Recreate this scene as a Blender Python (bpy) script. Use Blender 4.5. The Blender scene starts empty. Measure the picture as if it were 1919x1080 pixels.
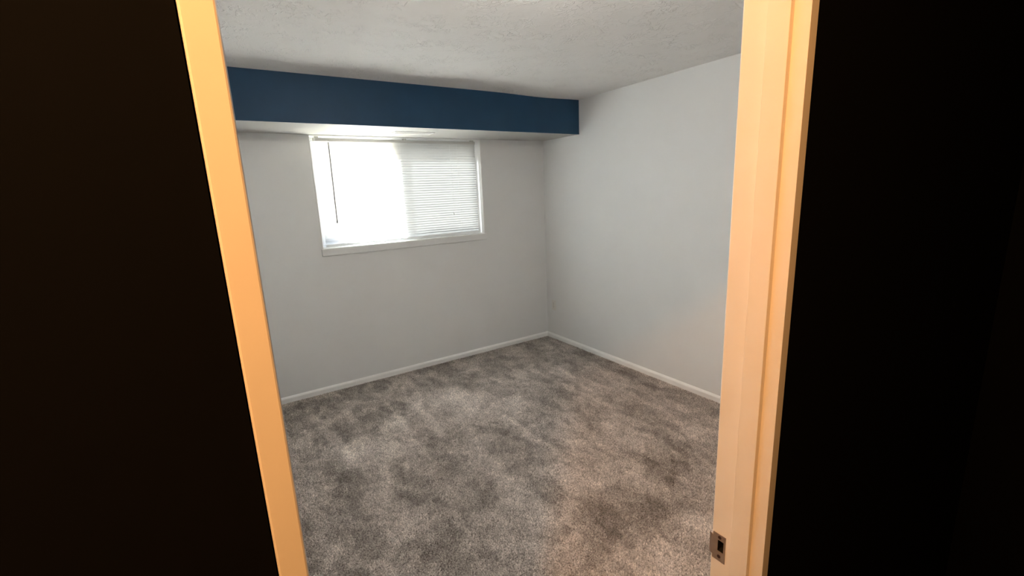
import bpy, bmesh, math, random
import numpy as np
from mathutils import Vector, Matrix, Euler

random.seed(7)
rng = np.random.default_rng(7)
scene = bpy.context.scene
COL = scene.collection

# ------------------------------------------------------------------ camera
cam_d = bpy.data.cameras.new('camera')
cam_d.sensor_width = 36.0
cam_d.lens = 840.0 / 1919.0 * 36.0
cam_d.clip_start = 0.02
cam = bpy.data.objects.new('camera', cam_d)
COL.objects.link(cam)
cam.location = (-2.9816, -3.9305, 1.6289)
cam.rotation_euler = Euler((math.radians(77.8997), math.radians(2.4371), math.radians(-33.1792)), 'XYZ')
scene.camera = cam

# ------------------------------------------------------------------ view transform
scene.view_settings.view_transform = 'Standard'
scene.view_settings.look = 'None'
scene.view_settings.exposure = 0.98
scene.view_settings.gamma = 1.0
scene.view_settings.use_curve_mapping = False

# ------------------------------------------------------------------ sky and sun
world = bpy.data.worlds.new('sky')
scene.world = world
world.use_nodes = True
wn = world.node_tree.nodes; wl = world.node_tree.links
wn.clear()
wo = wn.new('ShaderNodeOutputWorld'); wb = wn.new('ShaderNodeBackground')
sky = wn.new('ShaderNodeTexSky')
sky.sky_type = 'NISHITA'
sky.sun_disc = False
sky.sun_elevation = math.radians(31)
sky.sun_rotation = math.radians(-52)
sky.air_density = 1.0; sky.dust_density = 3.0; sky.ozone_density = 1.0
wb.inputs['Strength'].default_value = 0.67
wl.new(sky.outputs[0], wb.inputs[0]); wl.new(wb.outputs[0], wo.inputs[0])

sun_d = bpy.data.lights.new('sun', 'SUN')
sun_d.energy = 207.5
sun_d.angle = math.radians(4)
sun_d.color = (0.93, 0.97, 1.0)
sun = bpy.data.objects.new('sun', sun_d)
COL.objects.link(sun)
SAZ, SEL = math.radians(57), math.radians(33)          # sun outside to the left; window head and left reveal shade the blind's edges
SUN_DIR = Vector((math.sin(SAZ) * math.cos(SEL), -math.cos(SAZ) * math.cos(SEL), -math.sin(SEL)))
sun.rotation_euler = SUN_DIR.to_track_quat('-Z', 'Y').to_euler()
sun.location = (-6, 8, 6)

FILL_W, HALL_W = 11.2, 53.0        # added bedroom fill light and warm hall lamp

# ------------------------------------------------------------------ dimensions
H = 2.44                      # ceiling height
XL, XR = -3.05, 0.0           # left and right walls
YB, YF = 0.0, -3.51           # window wall, doorway wall (room faces)
WT = 0.22                     # exterior wall
SZ, SD = 2.135, 0.569         # soffit underside, depth
WX0, WX1, WZ0, WZ1 = -2.289, -0.757, 1.235, 2.131      # window opening
DX0, DX1, DZ = -2.9635, -2.28, 2.04                     # doorway opening
YH = YF - 0.09               # hall face of the doorway wall

# ------------------------------------------------------------------ helpers
def link(o, parent=None):
    COL.objects.link(o)
    if parent is not None: o.parent = parent
    return o

def bm_obj(name, bm, mats, parent=None, smooth=False):
    me = bpy.data.meshes.new(name)
    bmesh.ops.recalc_face_normals(bm, faces=bm.faces)
    bm.to_mesh(me); bm.free()
    if smooth:
        for p in me.polygons: p.use_smooth = True
    if not isinstance(mats, (list, tuple)): mats = [mats]
    for m in mats: me.materials.append(m)
    o = bpy.data.objects.new(name, me)
    return link(o, parent)

def add_box(bm, lo, hi, bevel=0.0, mi=0, seg=2):
    v = [bm.verts.new((x, y, z)) for x in (lo[0], hi[0]) for y in (lo[1], hi[1]) for z in (lo[2], hi[2])]
    fs = [(0, 1, 3, 2), (4, 6, 7, 5), (0, 4, 5, 1), (2, 3, 7, 6), (0, 2, 6, 4), (1, 5, 7, 3)]
    faces = [bm.faces.new([v[i] for i in f]) for f in fs]
    for f in faces: f.material_index = mi
    if bevel > 0:
        es = list({e for f in faces for e in f.edges})
        bmesh.ops.bevel(bm, geom=es, offset=bevel, segments=seg, affect='EDGES', profile=0.5)

def box(name, lo, hi, mat, parent=None, bevel=0.0):
    bm = bmesh.new(); add_box(bm, lo, hi, bevel)
    return bm_obj(name, bm, mat, parent)

def add_tube(bm, pts, r, n=8, caps=True):
    pts = [Vector(p) for p in pts]
    rings = []
    for i, p in enumerate(pts):
        d = (pts[min(i + 1, len(pts) - 1)] - pts[max(i - 1, 0)]).normalized()
        a = d.cross(Vector((0.3, 1, 0.1))).normalized() if abs(d.z) > .5 else d.cross(Vector((0, 0, 1))).normalized()
        b = d.cross(a).normalized()
        rr = r[i] if isinstance(r, (list, tuple)) else r
        rings.append([bm.verts.new(p + a * rr * math.cos(2 * math.pi * k / n) + b * rr * math.sin(2 * math.pi * k / n)) for k in range(n)])
    for i in range(len(rings) - 1):
        for k in range(n):
            bm.faces.new([rings[i][k], rings[i][(k + 1) % n], rings[i + 1][(k + 1) % n], rings[i + 1][k]])
    if caps:
        bm.faces.new(rings[0][::-1]); bm.faces.new(rings[-1])

def empty(name, loc=(0, 0, 0)):
    o = bpy.data.objects.new(name, None); o.location = loc
    return link(o)

def tag(o, label=None, cat=None, group=None, kind=None):
    if label: o['label'] = label
    if cat: o['category'] = cat
    if group: o['group'] = group
    if kind: o['kind'] = kind
    return o

def struct(o, label=None):
    o['kind'] = 'structure'
    if label: o['label'] = label
    return o

# ------------------------------------------------------------------ materials
def srgb(r, g, b):
    f = lambda c: ((c / 255 + 0.055) / 1.055) ** 2.4 if c > 10 else c / 255 / 12.92
    return (f(r), f(g), f(b), 1)

def mat(name, color, rough=0.6, spec=0.3, metal=0.0, noise=0.0, nscale=8.0, bump=0.0, bscale=200.0, bdist=0.001, detail=3.0):
    m = bpy.data.materials.new(name); m.use_nodes = True
    nt = m.node_tree; b = nt.nodes['Principled BSDF']
    b.inputs['Roughness'].default_value = rough
    b.inputs['Specular IOR Level'].default_value = spec
    b.inputs['Metallic'].default_value = metal
    c = tuple(color[:3]) + (1,)
    b.inputs['Base Color'].default_value = c
    tc = nt.nodes.new('ShaderNodeTexCoord')
    if noise > 0:
        n = nt.nodes.new('ShaderNodeTexNoise'); n.inputs['Scale'].default_value = nscale; n.inputs['Detail'].default_value = detail
        r = nt.nodes.new('ShaderNodeMapRange'); r.inputs['From Min'].default_value = .3; r.inputs['From Max'].default_value = .7
        r.inputs['To Min'].default_value = 1 - noise; r.inputs['To Max'].default_value = 1 + noise
        mx = nt.nodes.new('ShaderNodeVectorMath'); mx.operation = 'SCALE'; mx.inputs[0].default_value = c[:3]
        nt.links.new(tc.outputs['Object'], n.inputs['Vector']); nt.links.new(n.outputs['Fac'], r.inputs['Value'])
        nt.links.new(r.outputs['Result'], mx.inputs['Scale']); nt.links.new(mx.outputs[0], b.inputs['Base Color'])
    if bump > 0:
        n2 = nt.nodes.new('ShaderNodeTexNoise'); n2.inputs['Scale'].default_value = bscale; n2.inputs['Detail'].default_value = 4
        bp = nt.nodes.new('ShaderNodeBump'); bp.inputs['Strength'].default_value = bump; bp.inputs['Distance'].default_value = bdist
        nt.links.new(tc.outputs['Object'], n2.inputs['Vector']); nt.links.new(n2.outputs['Fac'], bp.inputs['Height'])
        nt.links.new(bp.outputs['Normal'], b.inputs['Normal'])
    return m

M_wall = mat('wall_paint', (0.80, 0.805, 0.80), 0.55, 0.25, noise=0.012, nscale=3, bump=0.25, bscale=180, bdist=0.0006)
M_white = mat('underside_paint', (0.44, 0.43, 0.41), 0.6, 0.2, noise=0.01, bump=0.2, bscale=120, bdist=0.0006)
M_blue = mat('blue_paint', (0.012, 0.050, 0.104), 0.5, 0.3, noise=0.06, nscale=5, bump=0.3, bscale=140, bdist=0.0008)
M_trim = mat('trim_paint', (0.93, 0.925, 0.91), 0.38, 0.4, noise=0.01)
M_door = mat('door_frame_paint', (0.80, 0.72, 0.63), 0.4, 0.35, noise=0.02, nscale=12, bump=0.12, bscale=60, bdist=0.0006)
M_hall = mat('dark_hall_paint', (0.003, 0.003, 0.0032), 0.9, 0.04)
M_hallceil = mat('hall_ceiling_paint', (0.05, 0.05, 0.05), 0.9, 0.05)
M_vinyl = mat('white_vinyl', (0.80, 0.81, 0.82), 0.35, 0.4)
M_rail = mat('headrail_enamel', (0.62, 0.61, 0.59), 0.35, 0.4)
M_plastic = mat('outlet_plastic', (0.78, 0.76, 0.72), 0.35, 0.4)
M_dark = mat('dark_slot', (0.01, 0.009, 0.008), 0.8, 0.1)
M_nickel = mat('worn_nickel', (0.30, 0.23, 0.19), 0.5, 0.4, 0.5, noise=0.12, nscale=60)
M_wand = mat('clear_grey_wand', (0.20, 0.195, 0.19), 0.3, 0.5)
M_cord = mat('ladder_cord', (0.72, 0.72, 0.72), 0.8, 0.1)
M_stucco = mat('outside_stucco', (0.62, 0.50, 0.34), 0.9, 0.1, noise=0.05, bump=0.3, bscale=60)
M_brick = mat('outside_brick', (0.30, 0.19, 0.10), 0.9, 0.1, noise=0.1, nscale=12)
M_conc = mat('outside_concrete', (0.40, 0.37, 0.30), 0.9, 0.1, noise=0.1, nscale=2)

# translucent slat plastic
def slat_mat():
    m = bpy.data.materials.new('slat_plastic'); m.use_nodes = True
    nt = m.node_tree; nt.nodes.clear()
    out = nt.nodes.new('ShaderNodeOutputMaterial')
    d = nt.nodes.new('ShaderNodeBsdfDiffuse'); d.inputs[0].default_value = (0.30, 0.30, 0.30, 1)
    t = nt.nodes.new('ShaderNodeBsdfTranslucent'); t.inputs[0].default_value = (0.86, 0.86, 0.85, 1)
    g = nt.nodes.new('ShaderNodeBsdfGlossy'); g.inputs['Roughness'].default_value = 0.35
    mx = nt.nodes.new('ShaderNodeMixShader'); mx.inputs[0].default_value = 0.45
    m2 = nt.nodes.new('ShaderNodeMixShader'); m2.inputs[0].default_value = 0.04
    nt.links.new(d.outputs[0], mx.inputs[1]); nt.links.new(t.outputs[0], mx.inputs[2])
    nt.links.new(mx.outputs[0], m2.inputs[1]); nt.links.new(g.outputs[0], m2.inputs[2])
    nt.links.new(m2.outputs[0], out.inputs[0])
    return m
M_slat = slat_mat()

def glass_mat(name='window_glass', tint=(0.92, 0.94, 0.94)):
    m = bpy.data.materials.new(name); m.use_nodes = True
    nt = m.node_tree; nt.nodes.clear()
    out = nt.nodes.new('ShaderNodeOutputMaterial')
    t = nt.nodes.new('ShaderNodeBsdfTransparent'); t.inputs[0].default_value = tint + (1,)
    g = nt.nodes.new('ShaderNodeBsdfGlossy'); g.inputs['Roughness'].default_value = 0.02
    lw = nt.nodes.new('ShaderNodeLayerWeight'); lw.inputs[0].default_value = 0.5
    pw = nt.nodes.new('ShaderNodeMath'); pw.operation = 'POWER'; pw.inputs[1].default_value = 5.0
    f = nt.nodes.new('ShaderNodeMath'); f.operation = 'MULTIPLY_ADD'; f.inputs[1].default_value = 0.9; f.inputs[2].default_value = 0.04
    nt.links.new(lw.outputs['Facing'], pw.inputs[0]); nt.links.new(pw.outputs[0], f.inputs[0])
    mx = nt.nodes.new('ShaderNodeMixShader')
    nt.links.new(f.outputs[0], mx.inputs[0]); nt.links.new(t.outputs[0], mx.inputs[1]); nt.links.new(g.outputs[0], mx.inputs[2])
    nt.links.new(mx.outputs[0], out.inputs[0])
    return m
M_glass = glass_mat()

def screen_mat():
    m = bpy.data.materials.new('insect_mesh'); m.use_nodes = True
    nt = m.node_tree; nt.nodes.clear()
    out = nt.nodes.new('ShaderNodeOutputMaterial')
    t = nt.nodes.new('ShaderNodeBsdfTransparent')
    d = nt.nodes.new('ShaderNodeBsdfDiffuse'); d.inputs[0].default_value = (0.10, 0.10, 0.105, 1)
    mx = nt.nodes.new('ShaderNodeMixShader'); mx.inputs[0].default_value = 0.985
    # the fine weave scatters most of what gets through it
    tr = nt.nodes.new('ShaderNodeBsdfTranslucent'); tr.inputs[0].default_value = (0.9, 0.88, 0.84, 1)
    m3 = nt.nodes.new('ShaderNodeMixShader'); m3.inputs[0].default_value = 0.034
    nt.links.new(d.outputs[0], m3.inputs[1]); nt.links.new(tr.outputs[0], m3.inputs[2])
    nt.links.new(t.outputs[0], mx.inputs[1]); nt.links.new(m3.outputs[0], mx.inputs[2])
    nt.links.new(mx.outputs[0], out.inputs[0])
    return m
M_screen = screen_mat()

def ceiling_mat():
    m = mat('stippled_ceiling', (0.88, 0.865, 0.845), 0.85, 0.1)
    nt = m.node_tree; b = nt.nodes['Principled BSDF']
    tc = nt.nodes.new('ShaderNodeTexCoord')
    # stomped, curled ridges: a warped noise folded about its middle value
    w = nt.nodes.new('ShaderNodeTexNoise'); w.inputs['Scale'].default_value = 9; w.inputs['Detail'].default_value = 2
    add = nt.nodes.new('ShaderNodeVectorMath'); add.operation = 'MULTIPLY_ADD'
    add.inputs[1].default_value = (0.22, 0.22, 0.22)
    nt.links.new(tc.outputs['Object'], w.inputs['Vector']); nt.links.new(w.outputs['Color'], add.inputs[0]); nt.links.new(tc.outputs['Object'], add.inputs[2])
    n = nt.nodes.new('ShaderNodeTexNoise'); n.inputs['Scale'].default_value = 17; n.inputs['Detail'].default_value = 2; n.inputs['Roughness'].default_value = .55
    nt.links.new(add.outputs[0], n.inputs['Vector'])
    s = nt.nodes.new('ShaderNodeMath'); s.operation = 'SUBTRACT'; s.inputs[1].default_value = 0.5
    a = nt.nodes.new('ShaderNodeMath'); a.operation = 'ABSOLUTE'
    r = nt.nodes.new('ShaderNodeMapRange'); r.inputs['From Min'].default_value = 0.0; r.inputs['From Max'].default_value = 0.055
    r.inputs['To Min'].default_value = 1; r.inputs['To Max'].default_value = 0
    nt.links.new(n.outputs['Fac'], s.inputs[0]); nt.links.new(s.outputs[0], a.inputs[0]); nt.links.new(a.outputs[0], r.inputs['Value'])
    msk = nt.nodes.new('ShaderNodeTexNoise'); msk.inputs['Scale'].default_value = 6.5; msk.inputs['Detail'].default_value = 3
    nt.links.new(tc.outputs['Object'], msk.inputs['Vector'])
    mr = nt.nodes.new('ShaderNodeMapRange'); mr.inputs['From Min'].default_value = .40; mr.inputs['From Max'].default_value = .62
    nt.links.new(msk.outputs['Fac'], mr.inputs['Value'])
    mu = nt.nodes.new('ShaderNodeMath'); mu.operation = 'MULTIPLY'
    nt.links.new(r.outputs[0], mu.inputs[0]); nt.links.new(mr.outputs[0], mu.inputs[1])
    fine = nt.nodes.new('ShaderNodeTexNoise'); fine.inputs['Scale'].default_value = 42; fine.inputs['Detail'].default_value = 2
    nt.links.new(tc.outputs['Object'], fine.inputs['Vector'])
    ad = nt.nodes.new('ShaderNodeMath'); ad.operation = 'MULTIPLY_ADD'; ad.inputs[1].default_value = 0.35
    nt.links.new(fine.outputs['Fac'], ad.inputs[0]); nt.links.new(mu.outputs[0], ad.inputs[2])
    bp = nt.nodes.new('ShaderNodeBump'); bp.inputs['Strength'].default_value = 0.67; bp.inputs['Distance'].default_value = 0.0065
    nt.links.new(ad.outputs[0], bp.inputs['Height']); nt.links.new(bp.outputs['Normal'], b.inputs['Normal'])
    return m
M_ceil = ceiling_mat()

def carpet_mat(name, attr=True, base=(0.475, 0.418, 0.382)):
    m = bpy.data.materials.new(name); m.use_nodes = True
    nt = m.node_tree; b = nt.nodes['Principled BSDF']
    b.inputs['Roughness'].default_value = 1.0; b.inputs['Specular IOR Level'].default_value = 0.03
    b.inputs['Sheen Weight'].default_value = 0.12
    at = nt.nodes.new('ShaderNodeAttribute'); at.attribute_name = 'nap_and_light'
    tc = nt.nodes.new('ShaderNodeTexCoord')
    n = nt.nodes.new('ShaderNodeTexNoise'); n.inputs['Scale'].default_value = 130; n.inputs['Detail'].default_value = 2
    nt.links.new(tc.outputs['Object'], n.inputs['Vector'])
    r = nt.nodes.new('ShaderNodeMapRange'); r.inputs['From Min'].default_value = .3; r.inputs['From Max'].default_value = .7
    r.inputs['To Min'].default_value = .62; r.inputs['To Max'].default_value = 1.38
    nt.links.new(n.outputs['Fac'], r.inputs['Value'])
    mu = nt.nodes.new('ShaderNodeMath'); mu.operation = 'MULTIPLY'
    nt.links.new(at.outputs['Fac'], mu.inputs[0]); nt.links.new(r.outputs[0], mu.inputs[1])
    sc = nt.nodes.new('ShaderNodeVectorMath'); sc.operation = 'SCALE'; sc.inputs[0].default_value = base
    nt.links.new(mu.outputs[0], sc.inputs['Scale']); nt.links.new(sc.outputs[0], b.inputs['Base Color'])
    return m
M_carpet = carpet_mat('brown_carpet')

# ------------------------------------------------------------------ carpet tone: vacuum tracks, brushed patches, darker bands, and window light painted in
def vnoise(x, y, seed):
    g = np.random.default_rng(seed).random((256, 256))
    xi = np.floor(x).astype(int); yi = np.floor(y).astype(int)
    fx = x - xi; fy = y - yi
    fx = fx * fx * (3 - 2 * fx); fy = fy * fy * (3 - 2 * fy)
    a = g[xi % 256, yi % 256]; b = g[(xi + 1) % 256, yi % 256]; c = g[xi % 256, (yi + 1) % 256]; d = g[(xi + 1) % 256, (yi + 1) % 256]
    return (a * (1 - fx) + b * fx) * (1 - fy) + (c * (1 - fx) + d * fx) * fy

def fbm(x, y, seed, octs=4):
    s = 0; amp = 1; tot = 0
    for k in range(octs):
        s = s + amp * vnoise(x * 2 ** k + 13.7 * k, y * 2 ** k + 5.1 * k, seed + k); tot += amp; amp *= .55
    return s / tot - .5

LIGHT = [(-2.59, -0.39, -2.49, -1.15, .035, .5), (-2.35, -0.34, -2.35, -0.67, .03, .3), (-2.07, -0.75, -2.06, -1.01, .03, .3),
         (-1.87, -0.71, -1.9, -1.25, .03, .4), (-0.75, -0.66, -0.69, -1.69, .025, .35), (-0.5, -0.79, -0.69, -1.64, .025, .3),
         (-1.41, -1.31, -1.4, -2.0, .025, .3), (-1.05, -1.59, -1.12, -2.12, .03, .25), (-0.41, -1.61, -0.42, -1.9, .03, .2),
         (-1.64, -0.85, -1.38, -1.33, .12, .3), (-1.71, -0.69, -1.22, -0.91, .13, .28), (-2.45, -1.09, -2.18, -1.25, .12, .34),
         (-2.36, -1.34, -2.38, -1.6, .08, .28), (-2.2, -1.1, -1.1, -.85, .28, .2), (-1.0, -1.0, -0.95, -1.5, .1, .12),  # the broad stroke here paints the window-lit zone into the pile colour
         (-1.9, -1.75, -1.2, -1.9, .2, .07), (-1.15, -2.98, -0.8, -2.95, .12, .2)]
DARK = [(-2.53, -0.5, -2.48, -0.95, .07, .32), (-1.62, -1.19, -1.49, -1.55, .11, .26), (-0.88, -1.29, -0.77, -1.63, .08, .26),
        (-1.26, -0.89, -1.21, -1.0, .06, .22), (-2.35, -1.81, -2.22, -1.86, .08, .24), (-2.42, -2.11, -2.26, -2.33, .09, .24),
        (-2.12, -2.29, -2.17, -2.46, .09, .28), (-1.65, -2.50, -0.70, -2.45, .15, .42), (-1.6, -2.70, -0.95, -2.71, .10, .22),
        (-1.82, -2.11, -1.82, -2.2, .08, .2), (-2.56, -1.31, -2.39, -1.4, .07, .28), (-2.11, -1.06, -2.06, -1.28, .07, .22),
        (-1.38, -1.79, -1.35, -2.15, .10, .14), (-2.84, -1.41, -2.64, -1.51, .08, .2), (-2.19, -2.01, -2.05, -2.03, .07, .24),
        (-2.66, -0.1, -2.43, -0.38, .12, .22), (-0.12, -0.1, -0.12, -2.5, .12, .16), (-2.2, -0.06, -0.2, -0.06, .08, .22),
        (-2.5, -2.5, -1.9, -2.7, .2, .14), (-2.7, -1.9, -2.6, -2.4, .12, .14)]

def seg_field(x, y, s):
    x0, y0, x1, y1, w, a = s
    dx, dy = x1 - x0, y1 - y0
    t = np.clip(((x - x0) * dx + (y - y0) * dy) / (dx * dx + dy * dy), 0, 1)
    d = np.hypot(x - x0 - t * dx, y - y0 - t * dy)
    return a * (1 - 1 / (1 + np.exp(-(d - w) / (.004 + w * .14))))

def nap_and_light(x, y):
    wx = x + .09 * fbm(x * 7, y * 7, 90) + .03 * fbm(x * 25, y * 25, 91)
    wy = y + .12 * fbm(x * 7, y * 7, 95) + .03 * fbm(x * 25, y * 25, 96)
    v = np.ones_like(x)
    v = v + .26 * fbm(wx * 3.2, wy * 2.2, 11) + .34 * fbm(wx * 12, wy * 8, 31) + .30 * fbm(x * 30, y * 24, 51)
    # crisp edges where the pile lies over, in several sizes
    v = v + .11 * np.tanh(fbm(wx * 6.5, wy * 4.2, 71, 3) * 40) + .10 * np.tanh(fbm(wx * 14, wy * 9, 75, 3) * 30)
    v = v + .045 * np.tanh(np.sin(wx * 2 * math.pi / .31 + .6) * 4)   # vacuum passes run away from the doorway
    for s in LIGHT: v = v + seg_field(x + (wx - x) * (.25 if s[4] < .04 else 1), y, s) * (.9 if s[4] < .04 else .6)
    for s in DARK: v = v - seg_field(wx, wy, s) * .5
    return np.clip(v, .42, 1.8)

def grid_obj(name, x0, x1, y0, y1, nx, ny, zf, material, attr=None, flip=False):
    xs = np.linspace(x0, x1, nx + 1); ys = np.linspace(y0, y1, ny + 1)
    X, Y = np.meshgrid(xs, ys, indexing='ij'); X = X.ravel(); Y = Y.ravel()
    Z = zf(X, Y)
    me = bpy.data.meshes.new(name)
    i, j = np.meshgrid(np.arange(nx), np.arange(ny), indexing='ij'); i = i.ravel(); j = j.ravel()
    a = i * (ny + 1) + j
    q = np.stack([a, a + ny + 1, a + ny + 2, a + 1], 1)
    if flip: q = q[:, ::-1]
    me.from_pydata(np.stack([X, Y, Z], 1).tolist(), [], q.tolist())
    for p in me.polygons: p.use_smooth = True
    if attr is not None:
        at = me.attributes.new('nap_and_light', 'FLOAT', 'POINT'); at.data.foreach_set('value', attr(X, Y).astype(np.float32))
    me.materials.append(material)
    return link(bpy.data.objects.new(name, me))

# ------------------------------------------------------------------ room shell
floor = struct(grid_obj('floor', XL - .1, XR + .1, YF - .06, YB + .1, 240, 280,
                        lambda x, y: 0.0 * x, M_carpet, nap_and_light), 'brown cut-pile bedroom carpet with vacuum marks')

def tufts(name, x0, x1, y0, y1, step, r, h):
    nx = int((x1 - x0) / step); ny = int((y1 - y0) / step)
    X, Y = np.meshgrid(np.arange(nx), np.arange(ny), indexing='ij')
    X = (X.ravel() + rng.random(nx * ny)) * step + x0; Y = (Y.ravel() + rng.random(nx * ny)) * step + y0
    # only the part of the floor that lies in front of the doorway's line of sight
    az = np.degrees(np.arctan2(X - (-2.98), Y - (-3.93)))
    keep = (az > -2) & (az < 66)
    X = X[keep]; Y = Y[keep]; n = len(X)
    N = nap_and_light(X, Y)
    lean = (N - 1)
    ph = rng.random(n) * 2 * math.pi
    rr = r * (.7 + .6 * rng.random(n)); hh = h * (.65 + .7 * rng.random(n))
    V = np.zeros((n, 4, 3), np.float32)
    for k in range(3):
        V[:, k, 0] = X + rr * np.cos(ph + k * 2.0944); V[:, k, 1] = Y + rr * np.sin(ph + k * 2.0944); V[:, k, 2] = -.001
    V[:, 3, 0] = X + (rng.random(n) - .5) * r * 1.6
    V[:, 3, 1] = Y + (rng.random(n) - .5) * r * 1.6 + lean * .006
    V[:, 3, 2] = hh
    me = bpy.data.meshes.new(name)
    me.vertices.add(n * 4); me.vertices.foreach_set('co', V.ravel())
    base = np.arange(n)[:, None] * 4
    F = np.stack([base + np.array([[0, 1, 3]]), base + np.array([[1, 2, 3]]), base + np.array([[2, 0, 3]])], 1).reshape(-1)
    me.loops.add(n * 9); me.loops.foreach_set('vertex_index', F.astype(np.int32))
    me.polygons.add(n * 3); me.polygons.foreach_set('loop_start', np.arange(n * 3, dtype=np.int32) * 3)
    me.update(calc_edges=True)
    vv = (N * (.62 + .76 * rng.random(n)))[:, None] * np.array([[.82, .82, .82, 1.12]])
    at = me.attributes.new('nap_and_light', 'FLOAT', 'POINT'); at.data.foreach_set('value', vv.ravel().astype(np.float32))
    me.materials.append(M_carpet)
    me.validate()
    return link(bpy.data.objects.new(name, me), floor)
tag(tufts('carpet_pile', XL + .01, XR - .014, YF + .002, YB - .014, 0.0065, 0.0048, 0.0075), kind='stuff')

def sag(x, y):
    # the plasterboard dips slightly where it meets the soffit, close to the right-hand end
    return H - 0.010 * np.exp(-((x + .42) / .30) ** 2) * np.exp(-((y + .60) / .25) ** 2)
struct(grid_obj('ceiling', XL - .1, XR + .1, YF - .06, YB + .16, 120, 140, sag, M_ceil, flip=True), 'stipple-textured white ceiling')

bm = bmesh.new()   # window wall with its opening
add_box(bm, (XL - .1, YB, -.02), (WX0, YB + WT, H + .02)); add_box(bm, (WX1, YB, -.02), (XR + .1, YB + WT, H + .02))
add_box(bm, (WX0, YB, -.02), (WX1, YB + WT, WZ0 - .022)); add_box(bm, (WX0, YB, WZ1), (WX1, YB + WT, H + .02))
struct(bm_obj('wall_back', bm, M_wall), 'pale grey wall holding the window')
struct(box('wall_right', (XR, YF - .04, -.02), (XR + .12, YB, H + .02), M_wall), 'plain off-white right-hand wall')
struct(box('wall_left', (XL - .12, YF - .04, -.02), (XL, YB, H + .02), M_wall))
bm = bmesh.new()   # doorway wall: room skin
add_box(bm, (XL, YF - .04, -.02), (DX0 - .02, YF, H + .02)); add_box(bm, (DX1 + .02, YF - .04, -.02), (XR, YF, H + .02))
add_box(bm, (DX0 - .02, YF - .04, DZ + .02), (DX1 + .02, YF, H + .02))
struct(bm_obj('wall_front', bm, M_wall))
bm = bmesh.new()   # hall skin of the same wall, and the hall behind, in a guessed near-black
HX0, HX1, HY = -4.6, -0.9, -4.95
add_box(bm, (HX0, YH, -.02), (DX0 - .02, YF - .04, H + .02)); add_box(bm, (DX1 + .02, YH, -.02), (HX1, YF - .04, H + .02))
add_box(bm, (DX0 - .02, YH, DZ + .02), (DX1 + .02, YF - .04, H + .02))
struct(bm_obj('wall_hall', bm, M_hall), 'dark painted hall side of the doorway wall')
bm = bmesh.new()
add_box(bm, (HX0 - .1, HY, -.02), (HX0, YF - .04, H + .02)); add_box(bm, (HX1, HY, -.02), (HX1 + .1, YF - .04, H + .02))
add_box(bm, (HX0 - .1, HY - .1, -.02), (HX1 + .1, HY, H + .02))
struct(bm_obj('wall_hall', bm, M_hall))
struct(box('ceiling', (HX0, HY, H), (HX1, YF - .06, H + .05), M_hallceil))
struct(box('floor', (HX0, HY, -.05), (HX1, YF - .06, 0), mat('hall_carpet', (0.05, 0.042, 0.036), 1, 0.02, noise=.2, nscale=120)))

# soffit: blue face over a white underside
bm = bmesh.new()
v = [bm.verts.new(p) for p in ((XL, -SD, SZ), (XR, -SD, SZ), (XR, -SD, H + .01), (XL, -SD, H + .01), (XL, YB, SZ), (XR, YB, SZ))]
f1 = bm.faces.new((v[0], v[1], v[2], v[3])); f1.material_index = 0
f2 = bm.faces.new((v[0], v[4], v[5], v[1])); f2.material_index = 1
me = bpy.data.meshes.new('soffit'); bm.to_mesh(me); bm.free()
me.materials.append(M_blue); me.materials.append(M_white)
so = link(bpy.data.objects.new('soffit', me))
tag(so, 'dark teal-blue boxed soffit with a white underside over the window', kind='structure')
tag(box('corner_bead', (XL, -SD - .0015, SZ - .0015), (XR, -SD + .006, SZ + .006), M_blue, so, .0008))

def baseboard(name, a, b, n, label):
    # profile: flat board with an eased top, run from a to b along the wall; n is the way into the room
    prof = [(0, 0), (.0145, 0), (.0145, .036), (.0125, .042), (.004, .0525), (0, .054)]
    bm = bmesh.new(); a = Vector(a); b = Vector(b); n = Vector(n)
    R = [[bm.verts.new(p + n * q[0] + Vector((0, 0, q[1]))) for q in prof] for p in (a, b)]
    k = len(prof)
    for i in range(k): bm.faces.new([R[0][i], R[0][(i + 1) % k], R[1][(i + 1) % k], R[1][i]])
    bm.faces.new(R[0]); bm.faces.new(R[1][::-1])
    return struct(bm_obj(name, bm, M_trim), label)
baseboard('baseboard_back', (XL, YB, 0), (XR, YB, 0), (0, -1, 0), 'low white baseboard under the window wall')
baseboard('baseboard_right', (XR, YB - .012, 0), (XR, YF, 0), (-1, 0, 0), 'low white baseboard along the right wall')
baseboard('baseboard_left', (XL, YB - .012, 0), (XL, YF, 0), (1, 0, 0), None)
baseboard('baseboard_front', (DX1 + .07, YF, 0), (XR - .012, YF, 0), (0, 1, 0), None)

# ------------------------------------------------------------------ window
win = empty('window_1', ((WX0 + WX1) / 2, 0.10, WZ0))
struct(win, 'wide sliding window behind closed white blinds')
def wpart(name, bm, m, parent=win):
    o = bm_obj(name, bm, m)
    o.parent = parent
    bpy.context.view_layer.update()
    o.matrix_parent_inverse = parent.matrix_world.inverted()
    return o
def wbox(name, lo, hi, m, parent=win, bevel=0.0):
    bm = bmesh.new(); add_box(bm, lo, hi, bevel); return wpart(name, bm, m, parent)
FY0, FY1 = 0.105, 0.150
bm = bmesh.new(); fw = .028
add_box(bm, (WX0, FY0, WZ0), (WX0 + fw, FY1, WZ1)); add_box(bm, (WX1 - fw, FY0, WZ0), (WX1, FY1, WZ1))
add_box(bm, (WX0 + fw, FY0, WZ0), (WX1 - fw, FY1, WZ0 + fw)); add_box(bm, (WX0 + fw, FY0, WZ1 - fw), (WX1 - fw, FY1, WZ1))
wpart('window_frame', bm, M_vinyl)
MX = -1.60
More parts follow.
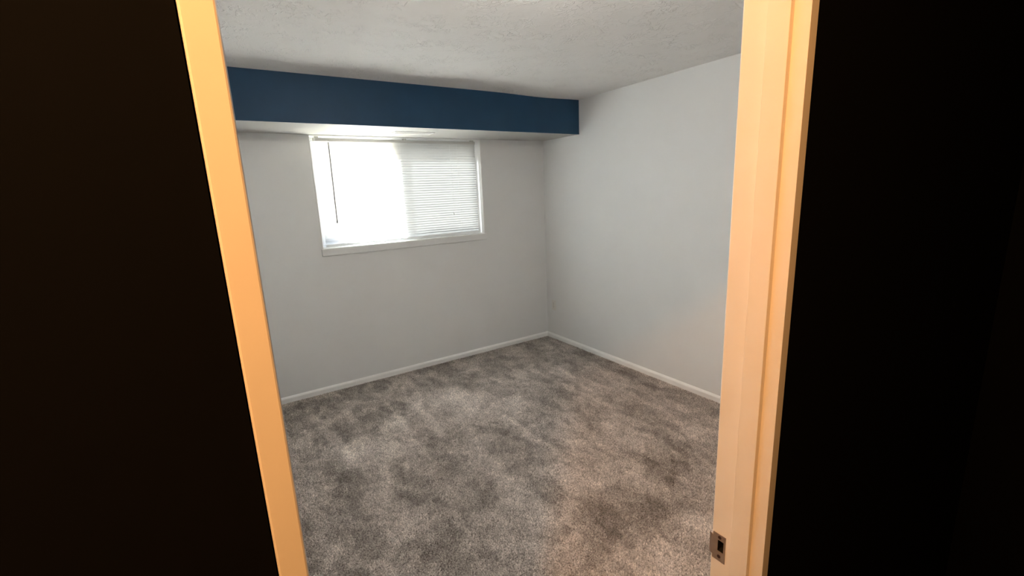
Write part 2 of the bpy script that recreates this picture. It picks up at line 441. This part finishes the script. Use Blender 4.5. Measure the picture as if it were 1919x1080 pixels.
def sash(x0, x1, y0, y1):
    s = .034; z0, z1 = WZ0 + fw, WZ1 - fw
    bm = bmesh.new()
    add_box(bm, (x0, y0, z0), (x0 + s, y1, z1)); add_box(bm, (x1 - s, y0, z0), (x1, y1, z1))
    add_box(bm, (x0 + s, y0, z0), (x1 - s, y1, z0 + s)); add_box(bm, (x0 + s, y0, z1 - s), (x1 - s, y1, z1))
    o = wpart('sash', bm, M_vinyl)
    ym = (y0 + y1) / 2
    wbox('pane', (x0 + s - .004, ym - .002, z0 + s - .004), (x1 - s + .004, ym + .002, z1 - s + .004), M_glass, o)
    return o
sash(WX0 + fw, MX + .02, 0.128, 0.146)
sash(MX - .02, WX1 - fw, 0.108, 0.126)
bm = bmesh.new(); z0, z1 = WZ0 + fw, WZ1 - fw; x0, x1 = MX - .01, WX1 - fw; s = .014
add_box(bm, (x0, .151, z0), (x0 + s, .159, z1)); add_box(bm, (x1 - s, .151, z0), (x1, .159, z1))
add_box(bm, (x0 + s, .151, z0), (x1 - s, .159, z0 + s)); add_box(bm, (x0 + s, .151, z1 - s), (x1 - s, .159, z1))
sc_ = wpart('insect_screen', bm, M_vinyl)
bm = bmesh.new()
bm.faces.new([bm.verts.new(p) for p in ((x0 + s, .155, z0 + s), (x1 - s, .155, z0 + s), (x1 - s, .155, z1 - s), (x0 + s, .155, z1 - s))])
wpart('mesh_panel', bm, M_screen, sc_)
# outer reveal of the opening, beyond the glass
bm = bmesh.new(); yo0, yo1 = .1595, .2215
add_box(bm, (WX0 - .001, yo0, WZ0), (WX0 + .004, yo1, WZ1)); add_box(bm, (WX1 - .004, yo0, WZ0), (WX1 + .001, yo1, WZ1))
add_box(bm, (WX0 + .004, yo0, WZ1 - .004), (WX1 - .004, yo1, WZ1 + .001)); add_box(bm, (WX0 + .004, yo0, WZ0 - .024), (WX1 - .004, yo1, WZ0 + .002))
wpart('outer_reveal', bm, M_brick)
# reveal lining and sill
wbox('window_sill', (WX0 - .012, -.014, WZ0 - .060), (WX1 + .014, .0, WZ0), M_wall, win, .003)
wbox('sill_board', (WX0 - .001, -.012, WZ0 - .022), (WX1 + .001, FY0, WZ0 + .001), M_trim, win, .0008)
bm = bmesh.new()
add_box(bm, (WX0 - .001, -.004, WZ0), (WX0 + .005, FY0, WZ1)); add_box(bm, (WX1 - .005, -.004, WZ0), (WX1 + .001, FY0, WZ1))
add_box(bm, (WX0 + .005, -.001, WZ1 - .003), (WX1 - .005, FY0, WZ1 + .001))
wpart('reveal_lining', bm, M_trim)

# ------------------------------------------------------------------ blind
BY = 0.062
bx0, bx1 = -2.252, -0.786
blind = empty('window_blind', ((bx0 + bx1) / 2, BY, WZ0))
tag(blind, 'white closed horizontal slat blind filling the sliding window', 'blind')
bpy.context.view_layer.update()
def bpart(name, o, parent=blind):
    o.parent = parent; bpy.context.view_layer.update()
    o.matrix_parent_inverse = parent.matrix_world.inverted(); return o
bm = bmesh.new()   # headrail: open-topped channel with rolled lips
hz0, hz1 = 2.092, 2.117
add_box(bm, (bx0, BY - .0125, hz0), (bx1, BY - .0115, hz1)); add_box(bm, (bx0, BY + .0115, hz0), (bx1, BY + .0125, hz1))
add_box(bm, (bx0, BY - .0115, hz0), (bx1, BY + .0115, hz0 + .001))
add_box(bm, (bx0, BY - .0145, hz1 - .002), (bx1, BY - .0105, hz1)); add_box(bm, (bx0, BY + .0105, hz1 - .002), (bx1, BY + .0145, hz1))
add_box(bm, (bx0, BY - .0115, hz0 + .001), (bx0 + .002, BY + .0115, hz1)); add_box(bm, (bx1 - .002, BY - .0115, hz0 + .001), (bx1, BY + .0115, hz1))
hr = bpart('headrail', bm_obj('headrail', bm, M_rail))
for x in (bx0 + .03, (bx0 + bx1) / 2 + .03, bx1 - .03):
    bm = bmesh.new()
    add_box(bm, (x - .014, BY - .016, hz1 - .001), (x + .014, BY + .016, WZ1 - .003), .001)
    add_box(bm, (x - .010, BY - .0165, hz0 + .010), (x + .010, BY - .0147, hz1 + .003), .0004)
    bpart('mounting_bracket', bm_obj('mounting_bracket', bm, M_nickel if x == bx0 else M_rail), hr)
# slats: curved 25 mm strips, tilted shut
NS = 38; ztop, zbot = 2.080, 1.2795
pitch = (ztop - zbot) / (NS - 1)
me = None
bm = bmesh.new()
th = math.radians(66); W = .0262; ns = 5; TILT = 1     # TILT 1: room edge turned up
rows = []
for k in range(ns + 1):
    u = (k / ns - .5) * W                       # along the strip, from the window side to the room side
    c = .0016 * (1 - (2 * k / ns - 1) ** 2)     # crown
    dy, dz = -math.cos(th), TILT * math.sin(th)
    rows.append((u * dy - c * abs(dz), u * dz + c * (dy * TILT)))
cuts = [bx0 + .002, bx0 + .004, bx1 - .004, bx1 - .002]
vs = [[bm.verts.new((x - (bx0 + bx1) / 2, y, z)) for (y, z) in rows] for x in cuts]
for i in range(len(cuts) - 1):
    for k in range(ns): bm.faces.new([vs[i][k], vs[i + 1][k], vs[i + 1][k + 1], vs[i][k + 1]])
slat_me = bpy.data.meshes.new('slat'); bm.to_mesh(slat_me); bm.free()
for p in slat_me.polygons: p.use_smooth = True
slat_me.materials.append(M_slat)
for i in range(NS):
    o = bpy.data.objects.new('slat', slat_me); link(o, blind)
    o.location = (random.uniform(-.0008, .0008), random.uniform(-.0004, .0004), ztop - i * pitch - WZ0)
    o.rotation_euler = (random.uniform(-.035, .035), random.uniform(-.0006, .0006), 0)
for x in (bx0 + .14, MX + .06, bx1 - .20):
    bm = bmesh.new()
    for dy in (-.0125, .0125): add_tube(bm, [(x, BY + dy, hz0 + .002), (x, BY + dy, 1.262)], .0007, 5)
    bpart('ladder_cord', bm_obj('ladder_cord', bm, M_cord))
bm = bmesh.new(); add_box(bm, (bx0, BY - .012, 1.240), (bx1, BY + .012, 1.2625), .003)
bpart('bottom_rail', bm_obj('bottom_rail', bm, M_vinyl))
wx = -2.137
bm = bmesh.new()
wtop = Vector((wx, BY - .020, 2.084)); wbo = Vector((wx - .006, BY - .024, 1.438))
add_tube(bm, [wtop, wtop.lerp(wbo, .5) + Vector((0, -.002, 0)), wbo], .0055, 8)
add_tube(bm, [wbo + Vector((0, 0, .03)), wbo + Vector((0, 0, .012)), wbo, wbo - Vector((0, 0, .004))], [.0058, .0072, .0072, .004], 8)
wd = bpart('tilt_wand', bm_obj('tilt_wand', bm, M_wand, smooth=True)); wd['label'] = 'grey plastic tilt wand'
bm = bmesh.new(); add_tube(bm, [(wx, BY - .013, 2.097), (wx, BY - .018, 2.095), (wx, BY - .020, 2.088), (wx, BY - .020, 2.080)], .0016, 6)
bpart('wand_hook', bm_obj('wand_hook', bm, M_rail), wd)
# lift cord down the right-hand part of the blind
bm = bmesh.new()
cx = -1.06
add_tube(bm, [(cx, BY - .014, 2.094), (cx + .002, BY - .017, 1.8), (cx, BY - .0165, 1.46)], .0009, 5)
add_tube(bm, [(cx, BY - .0165, 1.462), (cx, BY - .0165, 1.455), (cx, BY - .0165, 1.437), (cx, BY - .0165, 1.432)], [.0015, .0032, .005, .003], 8)
bpart('lift_cord', bm_obj('lift_cord', bm, M_cord))

# ------------------------------------------------------------------ air vent in the soffit underside
vx0, vx1, vy0, vy1 = -1.71, -1.37, -.345, -.225
vent = empty('air_vent', ((vx0 + vx1) / 2, (vy0 + vy1) / 2, SZ))
tag(vent, 'white slotted air register set in the underside of the blue soffit', 'vent')
bpy.context.view_layer.update()
bm = bmesh.new(); b_ = .020
for lo, hi in (((vx0, vy0), (vx1, vy0 + b_)), ((vx0, vy1 - b_), (vx1, vy1)), ((vx0, vy0 + b_), (vx0 + b_, vy1 - b_)), ((vx1 - b_, vy0 + b_), (vx1, vy1 - b_))):
    add_box(bm, (lo[0], lo[1], SZ - .005), (hi[0], hi[1], SZ - .0002), .0012)
bpart('vent_frame', bm_obj('vent_frame', bm, M_trim), vent)
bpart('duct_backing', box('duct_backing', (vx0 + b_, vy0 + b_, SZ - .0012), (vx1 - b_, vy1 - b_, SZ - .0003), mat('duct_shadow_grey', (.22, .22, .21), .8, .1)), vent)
bm = bmesh.new(); add_box(bm, (-(vx1 - vx0) / 2 + b_, -.0045, -.0008), ((vx1 - vx0) / 2 - b_, .0045, .0008))
bmesh.ops.rotate(bm, verts=bm.verts, cent=(0, 0, 0), matrix=Matrix.Rotation(math.radians(28), 3, 'X'))
lv = bpy.data.meshes.new('louver'); bm.to_mesh(lv); bm.free(); lv.materials.append(M_trim)
for k in range(7):
    o = link(bpy.data.objects.new('louver', lv), vent); o.location = (0, (k - 3) * .0113, -.0042)

# ------------------------------------------------------------------ wall outlet beside the corner
oy, oz = -.128, .385
out_ = empty('wall_outlet', (0, oy, oz)); tag(out_, 'off-white duplex power outlet low on the right wall by the corner', 'outlet')
bpy.context.view_layer.update()
bpart('cover_plate', box('cover_plate', (-.0055, oy - .035, oz - .057), (-.0002, oy + .035, oz + .057), M_plastic, None, .0022), out_)
for dz in (.0195, -.0195):
    bm = bmesh.new()
    bmesh.ops.create_cone(bm, cap_ends=True, segments=20, radius1=.0168, radius2=.0162, depth=.002)
    bmesh.ops.rotate(bm, verts=bm.verts, cent=(0, 0, 0), matrix=Matrix.Rotation(math.radians(90), 3, 'Y'))
    bmesh.ops.translate(bm, verts=bm.verts, vec=(-.0062, oy, oz + dz))
    rc = bpart('receptacle', bm_obj('receptacle', bm, M_plastic), out_)
    bm = bmesh.new()
    for dy in (-.006, .006): add_box(bm, (-.0076, oy + dy - .001, oz + dz + .001), (-.0070, oy + dy + .001, oz + dz + .009))
    add_tube(bm, [(-.0070, oy, oz + dz - .008), (-.0076, oy, oz + dz - .008)], .0024, 8)
    bpart('slot', bm_obj('slot', bm, M_dark), rc)
bm = bmesh.new(); add_tube(bm, [(-.005, oy, oz), (-.0066, oy, oz)], .003, 10)
bpart('screw', bm_obj('screw', bm, M_nickel), out_)

# ------------------------------------------------------------------ door frame with its strike plate
dr = empty('door_1', ((DX0 + DX1) / 2, YF, 0)); struct(dr, 'painted doorway frame with a metal strike plate')
bpy.context.view_layer.update()
JT = .019
bpart('jamb', box('jamb', (DX0 - JT, YH - .002, 0), (DX0, YF + .002, DZ), M_door, None, .0015), dr)
bm = bmesh.new()
py, pz = YF, .955
px = DX1
jy0, jy1 = YH - .002, YF + .002
hy0, hy1, hz0_, hz1_ = py - .0205, py - .0085, pz - .008, pz + .016       # latch hole
add_box(bm, (px, jy0, 0), (px + JT, jy1, hz0_)); add_box(bm, (px, jy0, hz1_), (px + JT, jy1, DZ))
add_box(bm, (px, jy0, hz0_), (px + JT, hy0, hz1_)); add_box(bm, (px, hy1, hz0_), (px + JT, jy1, hz1_))
bpart('jamb', bm_obj('jamb', bm, M_door), dr)
bpart('head_jamb', box('head_jamb', (DX0 - JT, YH - .002, DZ), (DX1 + JT, YF + .002, DZ + JT), M_door, None, .0015), dr)
STP = py - .038
for nm, lo, hi in (('door_stop', (DX1 - .010, STP - .032, 0), (DX1, STP, DZ)), ('door_stop', (DX0, STP - .032, 0), (DX0 + .0015, STP, DZ)),
                   ('door_stop', (DX0 + .0015, STP - .032, DZ - .010), (DX1 - .010, STP, DZ))):
    bpart(nm, box(nm, lo, hi, M_door, None, .0007), dr)
def casing(name, x0, x1, z0, z1, ya, yb):
    bm = bmesh.new(); add_box(bm, (x0, ya, z0), (x1, yb, z1), .0035, seg=3)
    return bpart(name, bm_obj(name, bm, M_door, smooth=False), dr)
CW = .045
casing('casing', XL + .013, DX0 - .004, 0, DZ + CW, YF, YF + .011)
casing('casing', DX1 + .005, DX1 + CW, 0, DZ + CW, YF, YF + .008)
# strike plate: flat leaf with a latch hole, an oval screw hole and a curled lip into the room
bm = bmesh.new()
t = .0012
def leaf(y0, y1, z0, z1, x0=px - t, x1=px - .0001): add_box(bm, (x0, y0, z0), (x1, y1, z1))
p0, p1, q0, q1 = py - .024, py + .001, pz - .0285, pz + .0285
leaf(p0, hy0, q0, q1); leaf(hy1, p1, q0, q1)
leaf(hy0, hy1, q0, hz0_); leaf(hy0, hy1, hz1_, q1)
LH = .021
ys = [p1, p1 + .003, p1 + .0065, p1 + .0095]; xs = [px - t, px - t + .0002, px - t + .0020, px - t + .0050]
for i in range(3):
    vv = [bm.verts.new(p) for p in ((xs[i], ys[i], pz - LH), (xs[i + 1], ys[i + 1], pz - LH), (xs[i + 1], ys[i + 1], pz + LH), (xs[i], ys[i], pz + LH),
                                   (xs[i] + t, ys[i], pz - LH), (xs[i + 1] + t, ys[i + 1], pz - LH), (xs[i + 1] + t, ys[i + 1], pz + LH), (xs[i] + t, ys[i], pz + LH))]
    for f in ((0, 1, 2, 3), (4, 7, 6, 5), (0, 4, 5, 1), (3, 2, 6, 7), (1, 5, 6, 2), (0, 3, 7, 4)): bm.faces.new([vv[k] for k in f])
sp = bpart('strike_plate', bm_obj('strike_plate', bm, M_nickel), dr); sp['label'] = 'worn metal strike plate with a latch hole'
bm = bmesh.new()   # pocket lined near-black to paint in the hole's shade: back and four sides
e_ = .0006
add_box(bm, (px + .012, hy0, hz0_), (px + .014, hy1, hz1_))
add_box(bm, (px, hy0, hz0_), (px + .012, hy0 + e_, hz1_)); add_box(bm, (px, hy1 - e_, hz0_), (px + .012, hy1, hz1_))
add_box(bm, (px, hy0 + e_, hz0_), (px + .012, hy1 - e_, hz0_ + e_)); add_box(bm, (px, hy0 + e_, hz1_ - e_), (px + .012, hy1 - e_, hz1_))
bpart('latch_hole', bm_obj('latch_hole', bm, M_dark), sp)
for dz in (-.0185, .0225):
    bm = bmesh.new(); add_tube(bm, [(px - t, py - .0125, pz + dz), (px - t - .0006, py - .0125, pz + dz)], .0034, 12)
    bpart('screw', bm_obj('screw', bm, mat('dark_screw', (.07, .035, .025), .5, .4, .6)), sp)

# ------------------------------------------------------------------ hall lamp behind the camera
LP = Vector((-3.36, -4.02, H))
lamp = empty('ceiling_light', LP); tag(lamp, 'warm hall ceiling light behind the doorway', 'light')
bpy.context.view_layer.update()
bm = bmesh.new(); bmesh.ops.create_cone(bm, cap_ends=True, segments=28, radius1=.11, radius2=.10, depth=.02)
bmesh.ops.translate(bm, verts=bm.verts, vec=LP - Vector((0, 0, .010)))
bpart('lamp_base', bm_obj('lamp_base', bm, M_nickel), lamp)
ld = bpy.data.lights.new('hall_bulb', 'POINT'); ld.energy = HALL_W; ld.color = (1.0, .50, .18); ld.shadow_soft_size = .03
lo_ = bpy.data.objects.new('hall_bulb', ld); link(lo_); bpart('hall_bulb', lo_, lamp); lo_.location = LP - Vector((0, 0, .07)); lo_.matrix_parent_inverse = lamp.matrix_world.inverted()

# unseen fill light added to brighten the bedroom, above the top of the view
BP = Vector((-2.05, -2.75, H))
bl = empty('ceiling_light', BP); tag(bl, 'added fill light on the bedroom ceiling near the doorway, out of view', 'light')
bpy.context.view_layer.update()
bm = bmesh.new(); bmesh.ops.create_cone(bm, cap_ends=True, segments=32, radius1=.15, radius2=.14, depth=.018)
bmesh.ops.translate(bm, verts=bm.verts, vec=BP - Vector((0, 0, .009)))
bpart('lamp_base', bm_obj('lamp_base', bm, M_trim), bl)
for k in (0, 1):
    bd = bpy.data.lights.new('fill_bulb', 'POINT'); bd.energy = FILL_W / 2; bd.color = (1.0, .93, .84); bd.shadow_soft_size = .06
    bo = link(bpy.data.objects.new('fill_bulb', bd)); bpart('fill_bulb', bo, bl); bo.location = BP + Vector(((k - .5) * .14, 0, -.11))

# ------------------------------------------------------------------ outdoors, seen only as light through the slats
struct(box('trim_1', (-6, YB + WT, 2.62), (4, YB + WT + .2, 2.70), M_stucco), 'eave board above the window outside')
struct(box('roof', (-9, YF - 2, 2.70), (8, YB + WT + .2, 2.80), M_stucco))
struct(box('ground', (-14, YB + WT, -1.3), (12, 24, -1.2), M_conc), 'pale paved ground outside')
